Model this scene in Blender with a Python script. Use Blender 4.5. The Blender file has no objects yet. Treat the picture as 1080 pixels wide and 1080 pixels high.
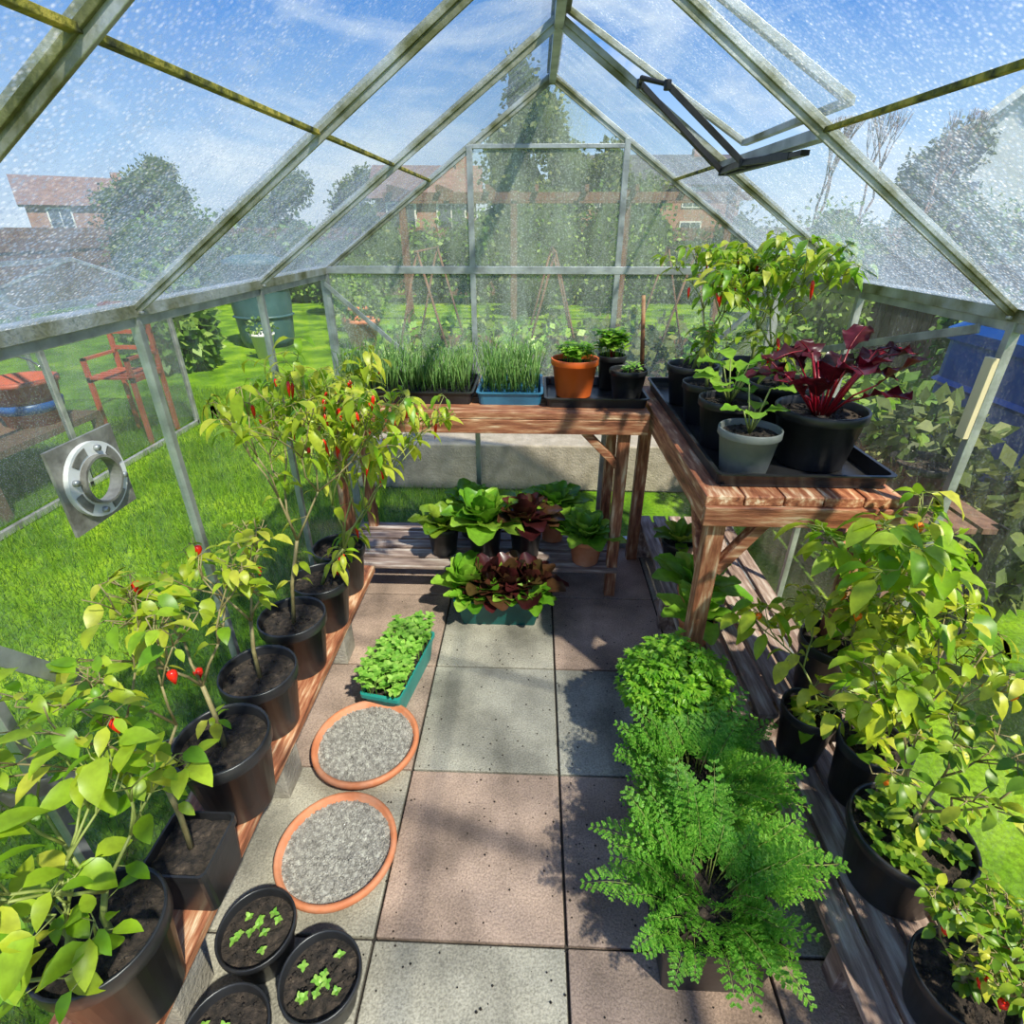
import bpy, math, random
from mathutils import Vector as V, Matrix, noise
R=random.Random(11)
sc=bpy.context.scene
pi=math.pi
# ------------------------------------------------------------------ materials
def newmat(name):
    m=bpy.data.materials.new(name); m.use_nodes=True; nt=m.node_tree; nt.nodes.clear()
    return m,nt,nt.nodes.new('ShaderNodeOutputMaterial')
def N(nt,t,**k):
    n=nt.nodes.new(t)
    for a,b in k.items(): setattr(n,a,b)
    return n
def ramp(nt,fac,stops):
    r=N(nt,'ShaderNodeValToRGB'); e=r.color_ramp.elements
    while len(e)<len(stops): e.new(.5)
    for i,(p,c) in enumerate(stops):
        e[i].position=p; e[i].color=(c[0],c[1],c[2],1) if not isinstance(c,(int,float)) else (c,c,c,1)
    nt.links.new(fac,r.inputs[0]); return r.outputs[0]
def coords(nt,stretch):
    tc=N(nt,'ShaderNodeTexCoord'); out=tc.outputs['Object']
    if stretch:
        mp=N(nt,'ShaderNodeMapping'); mp.inputs['Scale'].default_value=stretch
        nt.links.new(out,mp.inputs[0]); out=mp.outputs[0]
    return out
def nz(nt,scale,detail=4,stretch=None,rough=.55):
    n=N(nt,'ShaderNodeTexNoise'); n.inputs['Scale'].default_value=scale; n.inputs['Detail'].default_value=detail; n.inputs['Roughness'].default_value=rough
    nt.links.new(coords(nt,stretch),n.inputs['Vector']); return n.outputs[0]
def vor(nt,scale,stretch=None):
    n=N(nt,'ShaderNodeTexVoronoi'); n.inputs['Scale'].default_value=scale
    nt.links.new(coords(nt,stretch),n.inputs['Vector']); return n.outputs['Distance']
def math2(nt,op,a,b,clamp=False):
    n=N(nt,'ShaderNodeMath',operation=op); n.use_clamp=clamp
    for i,v in enumerate((a,b)):
        if isinstance(v,(int,float)): n.inputs[i].default_value=v
        else: nt.links.new(v,n.inputs[i])
    return n.outputs[0]
def surf(name,stops,scale=8,rough=.6,metal=0,bump=.2,bscale=60,stretch=None,spec=.5,speck=None,stain=None):
    m,nt,o=newmat(name)
    b=N(nt,'ShaderNodeBsdfPrincipled'); b.inputs['Roughness'].default_value=rough; b.inputs['Metallic'].default_value=metal
    b.inputs['Specular IOR Level'].default_value=spec
    col=ramp(nt,nz(nt,scale,6,stretch),stops)
    for sp,st in ((speck,[(.35,.66),(.6,1.08)]),(stain,[(.36,.50),(.52,1.)])):
        if sp:
            mx=N(nt,'ShaderNodeMix',data_type='RGBA',blend_type='MULTIPLY'); mx.inputs[0].default_value=1
            nt.links.new(col,mx.inputs[6]); nt.links.new(ramp(nt,nz(nt,sp,5),st),mx.inputs[7]); col=mx.outputs[2]
    nt.links.new(col,b.inputs['Base Color'])
    if bump:
        bp=N(nt,'ShaderNodeBump'); bp.inputs['Strength'].default_value=bump; bp.inputs['Distance'].default_value=.01
        nt.links.new(nz(nt,bscale,5,stretch),bp.inputs['Height']); nt.links.new(bp.outputs[0],b.inputs['Normal'])
    nt.links.new(b.outputs[0],o.inputs[0]); return m
def leafm(name,c1,c2,c3,trans=.48,rough=.38):
    m,nt,o=newmat(name)
    g=N(nt,'ShaderNodeNewGeometry')
    col=ramp(nt,g.outputs['Random Per Island'],[(0,c1),(.5,c2),(1,c3)])
    mx=N(nt,'ShaderNodeMix',data_type='RGBA',blend_type='MULTIPLY'); mx.inputs[0].default_value=1
    nt.links.new(col,mx.inputs[6]); nt.links.new(ramp(nt,nz(nt,45,3),[(.3,.75),(.65,1.1)]),mx.inputs[7]); col=mx.outputs[2]
    b=N(nt,'ShaderNodeBsdfPrincipled'); b.inputs['Roughness'].default_value=rough
    t=N(nt,'ShaderNodeBsdfTranslucent')
    nt.links.new(col,b.inputs['Base Color']); nt.links.new(col,t.inputs[0])
    ms=N(nt,'ShaderNodeMixShader'); ms.inputs[0].default_value=trans
    nt.links.new(b.outputs[0],ms.inputs[1]); nt.links.new(t.outputs[0],ms.inputs[2]); nt.links.new(ms.outputs[0],o.inputs[0]); return m
def glassm(name,tint,cmin,cmax,stretch,scale,lo=.42,hi=.72,c0=(.45,.52,.58),c1=(.92,.95,1),drops=95,low=None,dmin=.30):
    m,nt,o=newmat(name)
    tr=N(nt,'ShaderNodeBsdfTransparent'); tr.inputs[0].default_value=(*tint,1)
    gl=N(nt,'ShaderNodeBsdfGlossy'); gl.inputs['Roughness'].default_value=.08
    bp=N(nt,'ShaderNodeBump'); bp.inputs['Strength'].default_value=.5; bp.inputs['Distance'].default_value=.004
    nt.links.new(nz(nt,70,3),bp.inputs['Height']); nt.links.new(bp.outputs[0],gl.inputs['Normal'])
    lw=N(nt,'ShaderNodeLayerWeight'); lw.inputs[0].default_value=.5
    fz=math2(nt,'ADD',math2(nt,'MULTIPLY',math2(nt,'POWER',lw.outputs['Facing'],4.),.7),.04)
    m1=N(nt,'ShaderNodeMixShader'); nt.links.new(fz,m1.inputs[0]); nt.links.new(tr.outputs[0],m1.inputs[1]); nt.links.new(gl.outputs[0],m1.inputs[2])
    dcol=ramp(nt,vor(nt,drops*.8),[(.15,c1),(.45,c0)])  # pale centres, darker around: lensed ground reflection painted into the drop colour
    df=N(nt,'ShaderNodeBsdfDiffuse'); tl=N(nt,'ShaderNodeBsdfTranslucent')
    nt.links.new(dcol,df.inputs[0]); nt.links.new(dcol,tl.inputs[0])
    m2=N(nt,'ShaderNodeMixShader'); m2.inputs[0].default_value=.6; nt.links.new(df.outputs[0],m2.inputs[1]); nt.links.new(tl.outputs[0],m2.inputs[2])
    f1=ramp(nt,nz(nt,scale,8,stretch,.70),[(lo,cmin),(hi,cmax)])
    if low:
        tc=N(nt,'ShaderNodeTexCoord'); sp=N(nt,'ShaderNodeSeparateXYZ'); nt.links.new(tc.outputs['Object'],sp.inputs[0])
        mr=N(nt,'ShaderNodeMapRange'); mr.inputs[1].default_value=low[0]; mr.inputs[2].default_value=low[1]; mr.inputs[3].default_value=low[2]; mr.inputs[4].default_value=0
        nt.links.new(sp.outputs[2],mr.inputs[0]); f1=math2(nt,'ADD',f1,mr.outputs[0],True)
    f2=ramp(nt,vor(nt,drops),[(.12,1.),(.5,dmin)])
    mm=math2(nt,'MULTIPLY',f1,f2)
    m3=N(nt,'ShaderNodeMixShader'); nt.links.new(mm,m3.inputs[0]); nt.links.new(m1.outputs[0],m3.inputs[1]); nt.links.new(m2.outputs[0],m3.inputs[2])
    nt.links.new(m3.outputs[0],o.inputs[0]); return m
alu=surf('aluminium_weathered',[(.3,(.24,.25,.25)),(.55,(.46,.48,.48)),(.75,(.60,.61,.59))],14,.42,.6,.15,80)
alug=surf('aluminium_algae',[(.34,(.13,.13,.05)),(.46,(.30,.30,.22)),(.6,(.44,.46,.45)),(.75,(.58,.59,.57))],10,.45,.5,.2,80)
alum=surf('aluminium_mossy',[(.34,(.08,.09,.03)),(.5,(.22,.22,.09)),(.62,(.42,.42,.36))],22,.6,.3,.3,80)
moss=surf('moss_seal',[(.35,(.03,.035,.01)),(.5,(.20,.19,.02)),(.62,(.45,.36,.06))],30,.9,0,.5,90)
wood=surf('stained_wood',[(.3,(.10,.035,.015)),(.48,(.30,.12,.05)),(.58,(.42,.24,.12)),(.7,(.62,.48,.32))],9,.65,0,.35,40,(1,1,1))
WS=[(.3,(.10,.03,.013)),(.47,(.29,.10,.045)),(.57,(.42,.20,.10)),(.69,(.68,.50,.32))]
woodx=surf('stained_wood_grain_x',WS,5,.55,0,.3,30,(1.6,12,12))
woody=surf('stained_wood_grain_y',[(a,(min(1,c[0]*1.2),c[1]*1.2,c[2]*1.2)) for a,c in WS],5,.55,0,.3,30,(12,1.6,12))
woodz=surf('stained_wood_grain_z',WS,5,.55,0,.3,30,(12,12,1.8))
slatw=surf('old_slat_wood',[(.3,(.12,.075,.06)),(.5,(.30,.21,.17)),(.68,(.54,.46,.40))],7,.75,0,.4,40,(8,1,5))
slatx=surf('old_slat_wood_x',[(.3,(.12,.075,.06)),(.5,(.30,.21,.17)),(.68,(.54,.46,.40))],7,.75,0,.4,40,(1,8,5))
def slab(n,c): return surf(n,[(.3,tuple(x*.66 for x in c)),(.5,c),(.7,tuple(min(1,x*1.22) for x in c))],5,.8,0,.4,160,None,.3,200,2.4)
slabg=slab('slab_grey',(.42,.38,.295)); slabg2=slab('slab_grey_cool',(.36,.335,.27)); slabp=slab('slab_pink',(.44,.31,.235)); slabd=slab('slab_pink_dark',(.37,.265,.205))
soil=surf('potting_soil',[(.35,(.012,.009,.007)),(.6,(.05,.035,.025)),(.75,(.14,.10,.07))],60,.95,0,1,120)
dirt=surf('floor_dirt',[(.3,(.02,.016,.012)),(.7,(.07,.055,.04))],20,.95,0,1,60)
blackp=surf('black_plastic',[(.3,(.010,.010,.011)),(.7,(.028,.028,.03))],12,.35,0,.05,60)
greyp=surf('grey_plastic',[(.3,(.12,.13,.12)),(.7,(.22,.23,.21))],10,.5,0,.1,60)
terra=surf('terracotta',[(.3,(.42,.12,.05)),(.5,(.56,.19,.08)),(.72,(.62,.30,.18))],9,.7,0,.15,90)
orangep=surf('orange_plastic',[(.3,(.80,.13,.015)),(.7,(.90,.18,.03))],6,.4,0,0)
tealp=surf('teal_plastic',[(.3,(.01,.20,.17)),(.7,(.03,.30,.25))],8,.4,0,.05)
dteal=surf('dark_green_plastic',[(.3,(.005,.07,.06)),(.7,(.01,.13,.11))],8,.35,0,.05)
bluetray=surf('blue_tray',[(.3,(.02,.11,.20)),(.7,(.04,.17,.28))],8,.4,0,.05)
stonem=surf('gravel_stone',[(.3,(.13,.12,.105)),(.5,(.27,.25,.22)),(.7,(.48,.46,.40))],90,.8,0,.2,100)
block=surf('concrete_block',[(.3,(.24,.21,.16)),(.7,(.38,.34,.28))],12,.9,0,.6,90)
stem=surf('green_stem',[(.3,(.18,.22,.04)),(.7,(.32,.36,.10))],30,.5,0,.1)
bstem=surf('brown_stem',[(.3,(.16,.12,.05)),(.7,(.36,.30,.13))],30,.6,0,.1)
rstem=surf('red_stem',[(.3,(.20,.003,.012)),(.7,(.36,.006,.02))],30,.35,0,.1)
redf=surf('red_fruit',[(.3,(.70,.01,.005)),(.7,(.85,.03,.01))],20,.2,0,0)
orf=surf('orange_fruit',[(.3,(.95,.14,.005)),(.7,(1,.24,.01))],20,.2,0,0)
lf=leafm('leaf_chilli_bright',(.14,.34,.012),(.29,.50,.02),(.48,.63,.04))
lfy=leafm('leaf_chilli_yellow',(.32,.46,.02),(.50,.59,.03),(.70,.69,.08))
lfd=leafm('leaf_chilli_dark',(.09,.22,.015),(.18,.34,.02),(.40,.52,.05))
lfc=leafm('leaf_carrot',(.11,.36,.03),(.20,.50,.045),(.34,.62,.08),.48,.5)
lfp=leafm('leaf_parsley',(.15,.42,.02),(.26,.56,.035),(.42,.68,.06),.45)
lfl=leafm('leaf_lettuce_green',(.11,.32,.015),(.22,.46,.03),(.40,.62,.07),.38)
lfr=leafm('leaf_lettuce_red',(.04,.010,.010),(.10,.018,.018),(.10,.07,.02),.25,.3)
lch=leafm('leaf_chard',(.04,.003,.006),(.085,.005,.012),(.14,.008,.020),.3,.3)
lon=leafm('leaf_onion',(.14,.36,.07),(.28,.50,.12),(.44,.64,.22),.38)
lse=leafm('leaf_seedling',(.19,.45,.05),(.31,.59,.08),(.46,.70,.14),.38)
ltr=leafm('leaf_tree',(.05,.085,.015),(.10,.15,.03),(.22,.25,.06),.3,.6)
lsh=leafm('leaf_shrub',(.08,.17,.02),(.16,.30,.04),(.32,.45,.09),.35,.5)
lgr=leafm('grass_blade',(.05,.14,.005),(.12,.27,.008),(.27,.43,.015),.4,.6)
lawnm=surf('lawn_ground',[(.3,(.035,.085,.005)),(.46,(.09,.20,.007)),(.6,(.18,.32,.012)),(.72,(.28,.38,.03))],2.2,.95,0,.8,40,None,.1,60)
brick=surf('brick_wall',[(.3,(.26,.13,.10)),(.7,(.38,.22,.17))],3,.9,0,.2,20)
rooft=surf('roof_tile',[(.3,(.04,.045,.06)),(.7,(.09,.09,.11))],3,.8,0,.4,12)
roofr=surf('roof_tile_red',[(.3,(.16,.09,.075)),(.7,(.24,.15,.13))],3,.8,0,.4,12)
white=surf('white_paint',[(.3,(.6,.6,.58)),(.7,(.75,.75,.73))],5,.5,0,0)
dark=surf('dark_window',[(.3,(.05,.06,.08)),(.7,(.10,.12,.15))],5,.15,0,0)
fencem=surf('fence_wood',[(.3,(.09,.045,.03)),(.7,(.22,.12,.08))],6,.85,0,.4,30,(6,6,1))
bluep=surf('blue_plastic',[(.3,(.006,.05,.22)),(.7,(.012,.09,.34))],5,.35,0,0)
blkm=surf('black_metal',[(.3,(.012,.012,.012)),(.7,(.035,.035,.035))],20,.4,.4,.1)
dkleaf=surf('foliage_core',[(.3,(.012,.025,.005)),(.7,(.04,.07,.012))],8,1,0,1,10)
chairr=surf('chair_red',[(.3,(.34,.06,.03)),(.7,(.48,.11,.06))],5,.5,0,0)
groof=glassm('glass_roof_wet',(.84,.93,1.),.10,.66,(1.5,7,1.5),2.2,.36,.64,(.40,.52,.66),(.90,.95,1),150,(1.33,1.75,.55),.42)
gside=glassm('glass_side',(.95,.98,.97),.05,.32,(5,5,1.2),3,.42,.74,(.5,.55,.5),(.85,.9,.9),130,None,.4)
gback=glassm('glass_back_misted',(.97,.98,.94),.36,.92,(5,5,.9),2.0,.36,.64,(.66,.71,.54),(.93,.96,.86),140,None,.50)
gfar=glassm('glass_frame_far',(.80,.86,.85),.30,.62,(2,2,2),2,.4,.7,(.5,.56,.52),(.7,.76,.74))
# ------------------------------------------------------------------ mesh builder
class MB:
    def __init__(s): s.v=[];s.f=[];s.mi=[];s.sm=[];s.mats=[]
    def add(s,vs,fs,m,smooth=False):
        if m not in s.mats: s.mats.append(m)
        k=s.mats.index(m); b=len(s.v)
        s.v.extend([tuple(q) for q in vs])
        for f in fs: s.f.append(tuple(b+i for i in f)); s.mi.append(k); s.sm.append(smooth)
    def box(s,x0,x1,y0,y1,z0,z1,m):
        vs=[(x,y,z) for z in (z0,z1) for y in (y0,y1) for x in (x0,x1)]
        s.add(vs,[(0,2,3,1),(4,5,7,6),(0,1,5,4),(2,6,7,3),(0,4,6,2),(1,3,7,5)],m)
    def beam(s,p0,p1,w,h,m,up=(0,0,1)):
        p0=V(p0);p1=V(p1);d=(p1-p0).normalized();up=V(up)
        if abs(d.dot(up))>.98: up=V((0,1,0))
        a=d.cross(up).normalized();b=a.cross(d)
        vs=[]
        for p in (p0,p1):
            for i,j in ((-1,-1),(1,-1),(1,1),(-1,1)): vs.append(p+a*(w/2*i)+b*(h/2*j))
        s.add(vs,[(0,1,2,3),(7,6,5,4),(0,4,5,1),(1,5,6,2),(2,6,7,3),(3,7,4,0)],m)
    def tube(s,pts,rads,m,n=6,smooth=True):
        pts=[V(p) for p in pts]; D=pts[-1]-pts[0]
        ref=V((1,0,0)) if abs(D.z)>max(abs(D.x),abs(D.y)) else V((0,0,1))
        vs=[];L=len(pts)
        for i,p in enumerate(pts):
            t=(pts[min(i+1,L-1)]-pts[max(i-1,0)])
            t=t.normalized() if t.length>1e-9 else V((0,0,1))
            a=t.cross(ref)
            a=a.normalized() if a.length>1e-6 else V((0,1,0))
            b=a.cross(t); r=rads[i] if isinstance(rads,(list,tuple)) else rads
            for k in range(n):
                q=2*pi*k/n; vs.append(p+a*(math.cos(q)*r)+b*(math.sin(q)*r))
        fs=[(i*n+k,i*n+(k+1)%n,(i+1)*n+(k+1)%n,(i+1)*n+k) for i in range(L-1) for k in range(n)]
        fs.append(tuple(range(n-1,-1,-1))); fs.append(tuple((L-1)*n+k for k in range(n)))
        s.add(vs,fs,m,smooth)
    def lathe(s,c,prof,m,n=32,smooth=True):
        vs=[];
        for r,z in prof:
            for k in range(n):
                q=2*pi*k/n; vs.append((c[0]+r*math.cos(q),c[1]+r*math.sin(q),c[2]+z))
        fs=[(i*n+k,i*n+(k+1)%n,(i+1)*n+(k+1)%n,(i+1)*n+k) for i in range(len(prof)-1) for k in range(n)]
        s.add(vs,fs,m,smooth)
    def loft(s,c,prof,m,rc=.015,rot=0,cap=True):
        vs=[];n=16
        for hx,hy,z in prof:
            for cx,cy,a0 in ((1,1,0),(-1,1,90),(-1,-1,180),(1,-1,270)):
                for k in range(4):
                    a=math.radians(a0+30*k); r=min(rc,hx,hy)
                    x=cx*(hx-r)+r*math.cos(a); y=cy*(hy-r)+r*math.sin(a)
                    vs.append((c[0]+x*math.cos(rot)-y*math.sin(rot),c[1]+x*math.sin(rot)+y*math.cos(rot),c[2]+z))
        fs=[(i*n+k,i*n+(k+1)%n,(i+1)*n+(k+1)%n,(i+1)*n+k) for i in range(len(prof)-1) for k in range(n)]
        if cap: fs.append(tuple(range(n-1,-1,-1)))
        s.add(vs,fs,m,False)
    def blob(s,c,rx,ry,rz,m,n=12,amp=.15):
        vs=[];h=n//2
        for i in range(h+1):
            a=pi*i/h
            for k in range(n):
                q=2*pi*k/n; d=V((math.sin(a)*math.cos(q),math.sin(a)*math.sin(q),math.cos(a)))
                f=1+amp*noise.noise(d*2+V(c))
                vs.append((c[0]+d.x*rx*f,c[1]+d.y*ry*f,c[2]+d.z*rz*f))
        s.add(vs,[(i*n+k,(i+1)*n+k,(i+1)*n+(k+1)%n,i*n+(k+1)%n) for i in range(h) for k in range(n)],m,True)
    def leaf(s,p,d,nr,L,W,m,curl=.6,fold=.22,n=4,shape=.75):
        p=V(p);d=V(d).normalized();nr=V(nr); sd=d.cross(nr)
        if sd.length<1e-4: sd=V((1,0,0))
        sd.normalize(); vs=[];q=p.copy();dd=d.copy()
        for i in range(n+1):
            t=i/n; w=W/2*max(.03,math.sin(pi*min(1,t**shape))**.9) if i<n else W*.01
            up=sd.cross(dd).normalized()
            vs+= [q-sd*w+up*(w*fold),q.copy(),q+sd*w+up*(w*fold)]
            dd=(dd+V((0,0,-1))*(curl/n)*1.2).normalized(); q=q+dd*(L/n)
        fs=[]
        for i in range(n):
            a=i*3; fs+=[(a,a+1,a+4,a+3),(a+1,a+2,a+5,a+4)]
        s.add(vs,fs,m,True)
    def bleaf(s,p,d,nr,L,W,m,curl=.5,cup=.3,wave=.12,nx=6,ny=7,r=R,rib=None):
        p=V(p);d=V(d).normalized();nr=V(nr);sd=d.cross(nr)
        if sd.length<1e-4: sd=V((1,0,0))
        sd.normalize();vs=[];q=p.copy();dd=d.copy();ph=r.uniform(0,6);line=[]
        for i in range(ny+1):
            t=i/ny; w=W/2*(.16+.84*math.sin(pi*min(1,(t*.93+.02))**1.35)) if t<1 else W*.12
            up=sd.cross(dd).normalized(); line.append(q+up*.001)
            for j in range(nx+1):
                u=(j/nx-.5)*2
                z=w*cup*u*u+wave*w*abs(u)**2*math.sin(ph+t*17+u*2.5)
                vs.append(q+sd*(w*u)+up*z+dd*(-abs(u)**2*w*.15))
            dd=(dd+V((0,0,-1))*(curl/ny)).normalized(); q=q+dd*(L/ny)
        k=nx+1
        s.add(vs,[(i*k+j,i*k+j+1,(i+1)*k+j+1,(i+1)*k+j) for i in range(ny) for j in range(nx)],m,True)
        if rib: s.tube(line,[L*.016*(1-i/(ny+1))+.0005 for i in range(ny+1)],rib,4)
    def obj(s,name,bevel=0,clamp=False,parent=None):
        if clamp: s.v=[(min(max(a,-.855),.985),min(b,2.43),c) for a,b,c in s.v]
        me=bpy.data.meshes.new(name); me.from_pydata(s.v,[],s.f)
        for m in s.mats: me.materials.append(m)
        me.polygons.foreach_set('material_index',s.mi); me.polygons.foreach_set('use_smooth',s.sm); me.update()
        o=bpy.data.objects.new(name,me); sc.collection.objects.link(o)
        if bevel:
            b=o.modifiers.new('bevel','BEVEL'); b.width=bevel; b.segments=2; b.limit_method='ANGLE'
        if parent: o.parent=parent
        return o
def empty(name):
    e=bpy.data.objects.new(name,None); sc.collection.objects.link(e); return e
def perp(d):
    d=V(d).normalized(); z=V((0,0,1)); n=z-d*z.dot(d)
    return n.normalized() if n.length>.05 else V((1,0,0))
# ------------------------------------------------------------------ pots
def soild(mb,x,y,z,r,m=soil,n=20,k=5,amp=.006):
    vs=[(x,y,z)];
    for i in range(1,k+1):
        for j in range(n):
            a=2*pi*j/n; vs.append((x+r*i/k*math.cos(a),y+r*i/k*math.sin(a),z+R.uniform(-amp,amp)*(i<k)))
    fs=[(0,1+j,1+(j+1)%n) for j in range(n)]
    fs+=[(1+(i-1)*n+j,1+i*n+j,1+i*n+(j+1)%n,1+(i-1)*n+(j+1)%n) for i in range(1,k) for j in range(n)]
    mb.add(vs,fs,m,False)
    for i in range(int(r*500)):
        a=R.uniform(0,2*pi); q=r*.9*math.sqrt(R.random()); s_=R.uniform(.002,.006)
        mb.blob((x+q*math.cos(a),y+q*math.sin(a),z+.003),s_,s_,s_*.7,m,4,0)
def rpot(mb,x,y,z,r,h,m=blackp,taper=.74,fill=.86):
    rb=r*taper
    pr=[(0,.0),(rb*.98,0),(rb,.004),(r*.93,h*.83),(r*.98,h*.835),(r,h*.85),(r*1.0,h*.985),(r*.985,h),(r*.95,h),(r*.93,h*.97),(r*.9,h*.8),(r*.85,h*.5)]
    mb.lathe((x,y,z),pr,m,36); soild(mb,x,y,z+h*fill,r*.915)
    return z+h*fill
def sqpot(mb,x,y,z,hx,hy,h,m=blackp,rot=0,rc=.012,fill=.85,taper=.86,lip=1.04):
    t=lambda k:taper+(1-taper)*k
    pr=[(hx*taper,hy*taper,0),(hx*t(.85),hy*t(.85),h*.85),(hx*lip,hy*lip,h*.86),(hx*lip,hy*lip,h),(hx*.97,hy*.97,h),(hx*.93,hy*.93,h*.7)]
    mb.loft((x,y,z),pr,m,rc,rot)
    n=12;vs=[];
    for i in range(n+1):
        for j in range(n+1):
            a=(i/n-.5)*2*hx*.94; b=(j/n-.5)*2*hy*.94
            vs.append((x+a*math.cos(rot)-b*math.sin(rot),y+a*math.sin(rot)+b*math.cos(rot),z+h*fill+R.uniform(-.004,.004)))
    mb.add(vs,[(i*(n+1)+j,(i+1)*(n+1)+j,(i+1)*(n+1)+j+1,i*(n+1)+j+1) for i in range(n) for j in range(n)],soil)
    return z+h*fill
# ------------------------------------------------------------------ plants
def chili(mb,x,y,z,h,sp,nl,LL,seed,lean=(0,0),m=lf,m2=None,fruit=None,nf=0,ftype='long',st=stem,base=.36,dep=3,wr=.5,droop=1.):
    r=random.Random(seed); nodes=[]; m2=m2 or m
    f=V((x+lean[0]*.35,y+lean[1]*.35,z+h*base))
    mb.tube([(x,y,z-.01),(x+lean[0]*.1+r.uniform(-.008,.008),y+lean[1]*.1,z+h*base*.5),f],[.0065,.0055,.005],st,6)
    for k in range(max(2,int(nl*.06))): nodes.append((V((x,y,z)).lerp(f,r.uniform(.4,1)),V((0,0,1))))
    def grow(p,d,l,rad,dp):
        mid=p+d*l*.5+V((r.uniform(-1,1),r.uniform(-1,1),0))*l*.08; q=p+d*l
        mb.tube([p,mid,q],[rad,rad*.9,rad*.78],st,5)
        nodes.append((mid,d)); nodes.append((q,d)); 
        if dp==0: nodes.append((q,d)); return
        for k in range(2 if r.random()<.75 else 3):
            nd=(d+V((r.uniform(-1,1)*.75,r.uniform(-1,1)*.75,.12))).normalized()
            grow(q,nd,l*r.uniform(.65,.9),rad*.74,dp-1)
    a0=r.uniform(0,6)
    for k in range(3):
        a=a0+k*2.1+r.uniform(-.4,.4)
        grow(f,V((math.cos(a)*sp+lean[0],math.sin(a)*sp+lean[1],1)).normalized(),h*.25,.0036,dep)
    for i in range(nl):
        p,d=r.choice(nodes); a=r.uniform(0,2*pi); L=LL*r.uniform(.5,1.15)
        dd=V((math.cos(a),math.sin(a),r.uniform(-.25-.4*(droop-1),.55))).normalized()
        q=p+dd*L*.35
        mb.tube([p,q],[.0012,.001],st,3)
        nr=(perp(dd)+V((r.uniform(-.5,.5),r.uniform(-.5,.5),0))).normalized()
        mb.leaf(q,dd,nr,L,L*wr*r.uniform(.85,1.15),m if r.random()<.7 else m2,r.uniform(.4,1.5)*droop,r.uniform(.1,.4),5)
    for i in range(nf):
        p,d=r.choice(nodes); q=p+V((r.uniform(-.015,.015),r.uniform(-.015,.015),-.012))
        mb.tube([p,q],[.001,.001],st,3)
        if ftype=='long':
            L=r.uniform(.03,.06); e=q+V((r.uniform(-.012,.012),r.uniform(-.012,.012),-L))
            mb.tube([q,q.lerp(e,.15),q.lerp(e,.6),e],[.003,.0055,.0045,.0008],fruit,7)
        else:
            w=r.uniform(.008,.012); k=r.uniform(1.2,1.7)
            mb.lathe((q.x,q.y,q.z-w*2*k),[(0,0),(w*.2,w*.1),(w*.5,w*.55*k),(w*.9,w*1.15*k),(w*.85,w*1.75*k),(w*.3,w*2.0*k),(0,w*1.97*k)],fruit,8)
def frond(mb,p,az,L,lift,m,r,st):
    d=V((math.cos(az)*math.cos(lift),math.sin(az)*math.cos(lift),math.sin(lift))); q=V(p); pts=[q.copy()]; dirs=[d.copy()]; n=12
    for i in range(n):
        d=(d+V((0,0,-.08-.05*(i/n)))).normalized(); q=q+d*(L/n); pts.append(q.copy()); dirs.append(d.copy())
    mb.tube(pts[::3],[.0016,.0014,.0011,.0008,.0004],st,3)
    vs=[];fs=[]
    for i in range(4,n+1):
        t=(i-4)/(n-4); sl=L*.27*(1-t*.78)*r.uniform(.85,1.1); d=dirs[i]; up=perp(d); sd=d.cross(up).normalized()
        for sgn in (-1,1):
            b=(sd*sgn*.85+d*.6+up*r.uniform(-.1,.35)).normalized(); c=b.cross(up).normalized(); k=6
            for j in range(1,k+1):
                o=pts[i]+b*(sl*j/k)-V((0,0,1))*(.1*sl*(j/k)**2); ll=sl*.27*(1.15-j/k*.55)+.002
                for s2 in (-1,-.4,.4,1):
                    e=(b*.8+c*s2*1.0+up*r.uniform(-.5,.5)).normalized(); w=e.cross(up).normalized()*(.0011+ll*.07)
                    bi=len(vs); vs+=[o,o+e*ll*.6+w,o+e*ll,o+e*ll*.6-w]; fs.append((bi,bi+1,bi+2,bi+3))
    mb.add(vs,fs,m,False)
def parsley(mb,cx,cy,z,rx,ry,h,n,m,r):
    for i in range(n):
        a=r.uniform(0,2*pi); q=math.sqrt(r.random()); hh=h*(1-.45*q*q)*r.uniform(.5,1.1)
        b=V((cx+rx*.5*q*math.cos(a),cy+ry*.5*q*math.sin(a),z)); t=V((cx+rx*q*math.cos(a),cy+ry*q*math.sin(a),z+hh))
        mb.tube([b,b.lerp(t,.6)+V((0,0,hh*.1)),t],[.0014,.0012,.0008],stem,3)
        for k in range(9):
            aa=r.uniform(0,2*pi); d=V((math.cos(aa),math.sin(aa),r.uniform(-.1,.8))).normalized()
            o=t+d*r.uniform(.004,.026)
            for s2 in (-1,0,1):
                e=(d+d.cross(perp(d))*s2*.8).normalized()
                mb.leaf(o,e,perp(e)+V((r.uniform(-.6,.6),r.uniform(-.6,.6),0)),r.uniform(.013,.026),r.uniform(.008,.015),m,.5,.35,2,.6)
def lettuce(mb,x,y,z,rad,n,m,r,up=.5,rib=None,h0=0,W=.62):
    for i in range(n):
        t=i/n; a=i*2.4+r.uniform(-.3,.3); el=.25+up*t+r.uniform(-.1,.15)+.2
        L=rad*(1.05-.35*t)*r.uniform(.85,1.1)
        d=V((math.cos(a)*math.cos(el),math.sin(a)*math.cos(el),math.sin(el)))
        mb.bleaf((x+math.cos(a)*.006,y+math.sin(a)*.006,z+h0+.01*t),d,perp(d),L,L*W,m,r.uniform(.4,1.0),.35,.22,6,7,r,rib)
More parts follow.
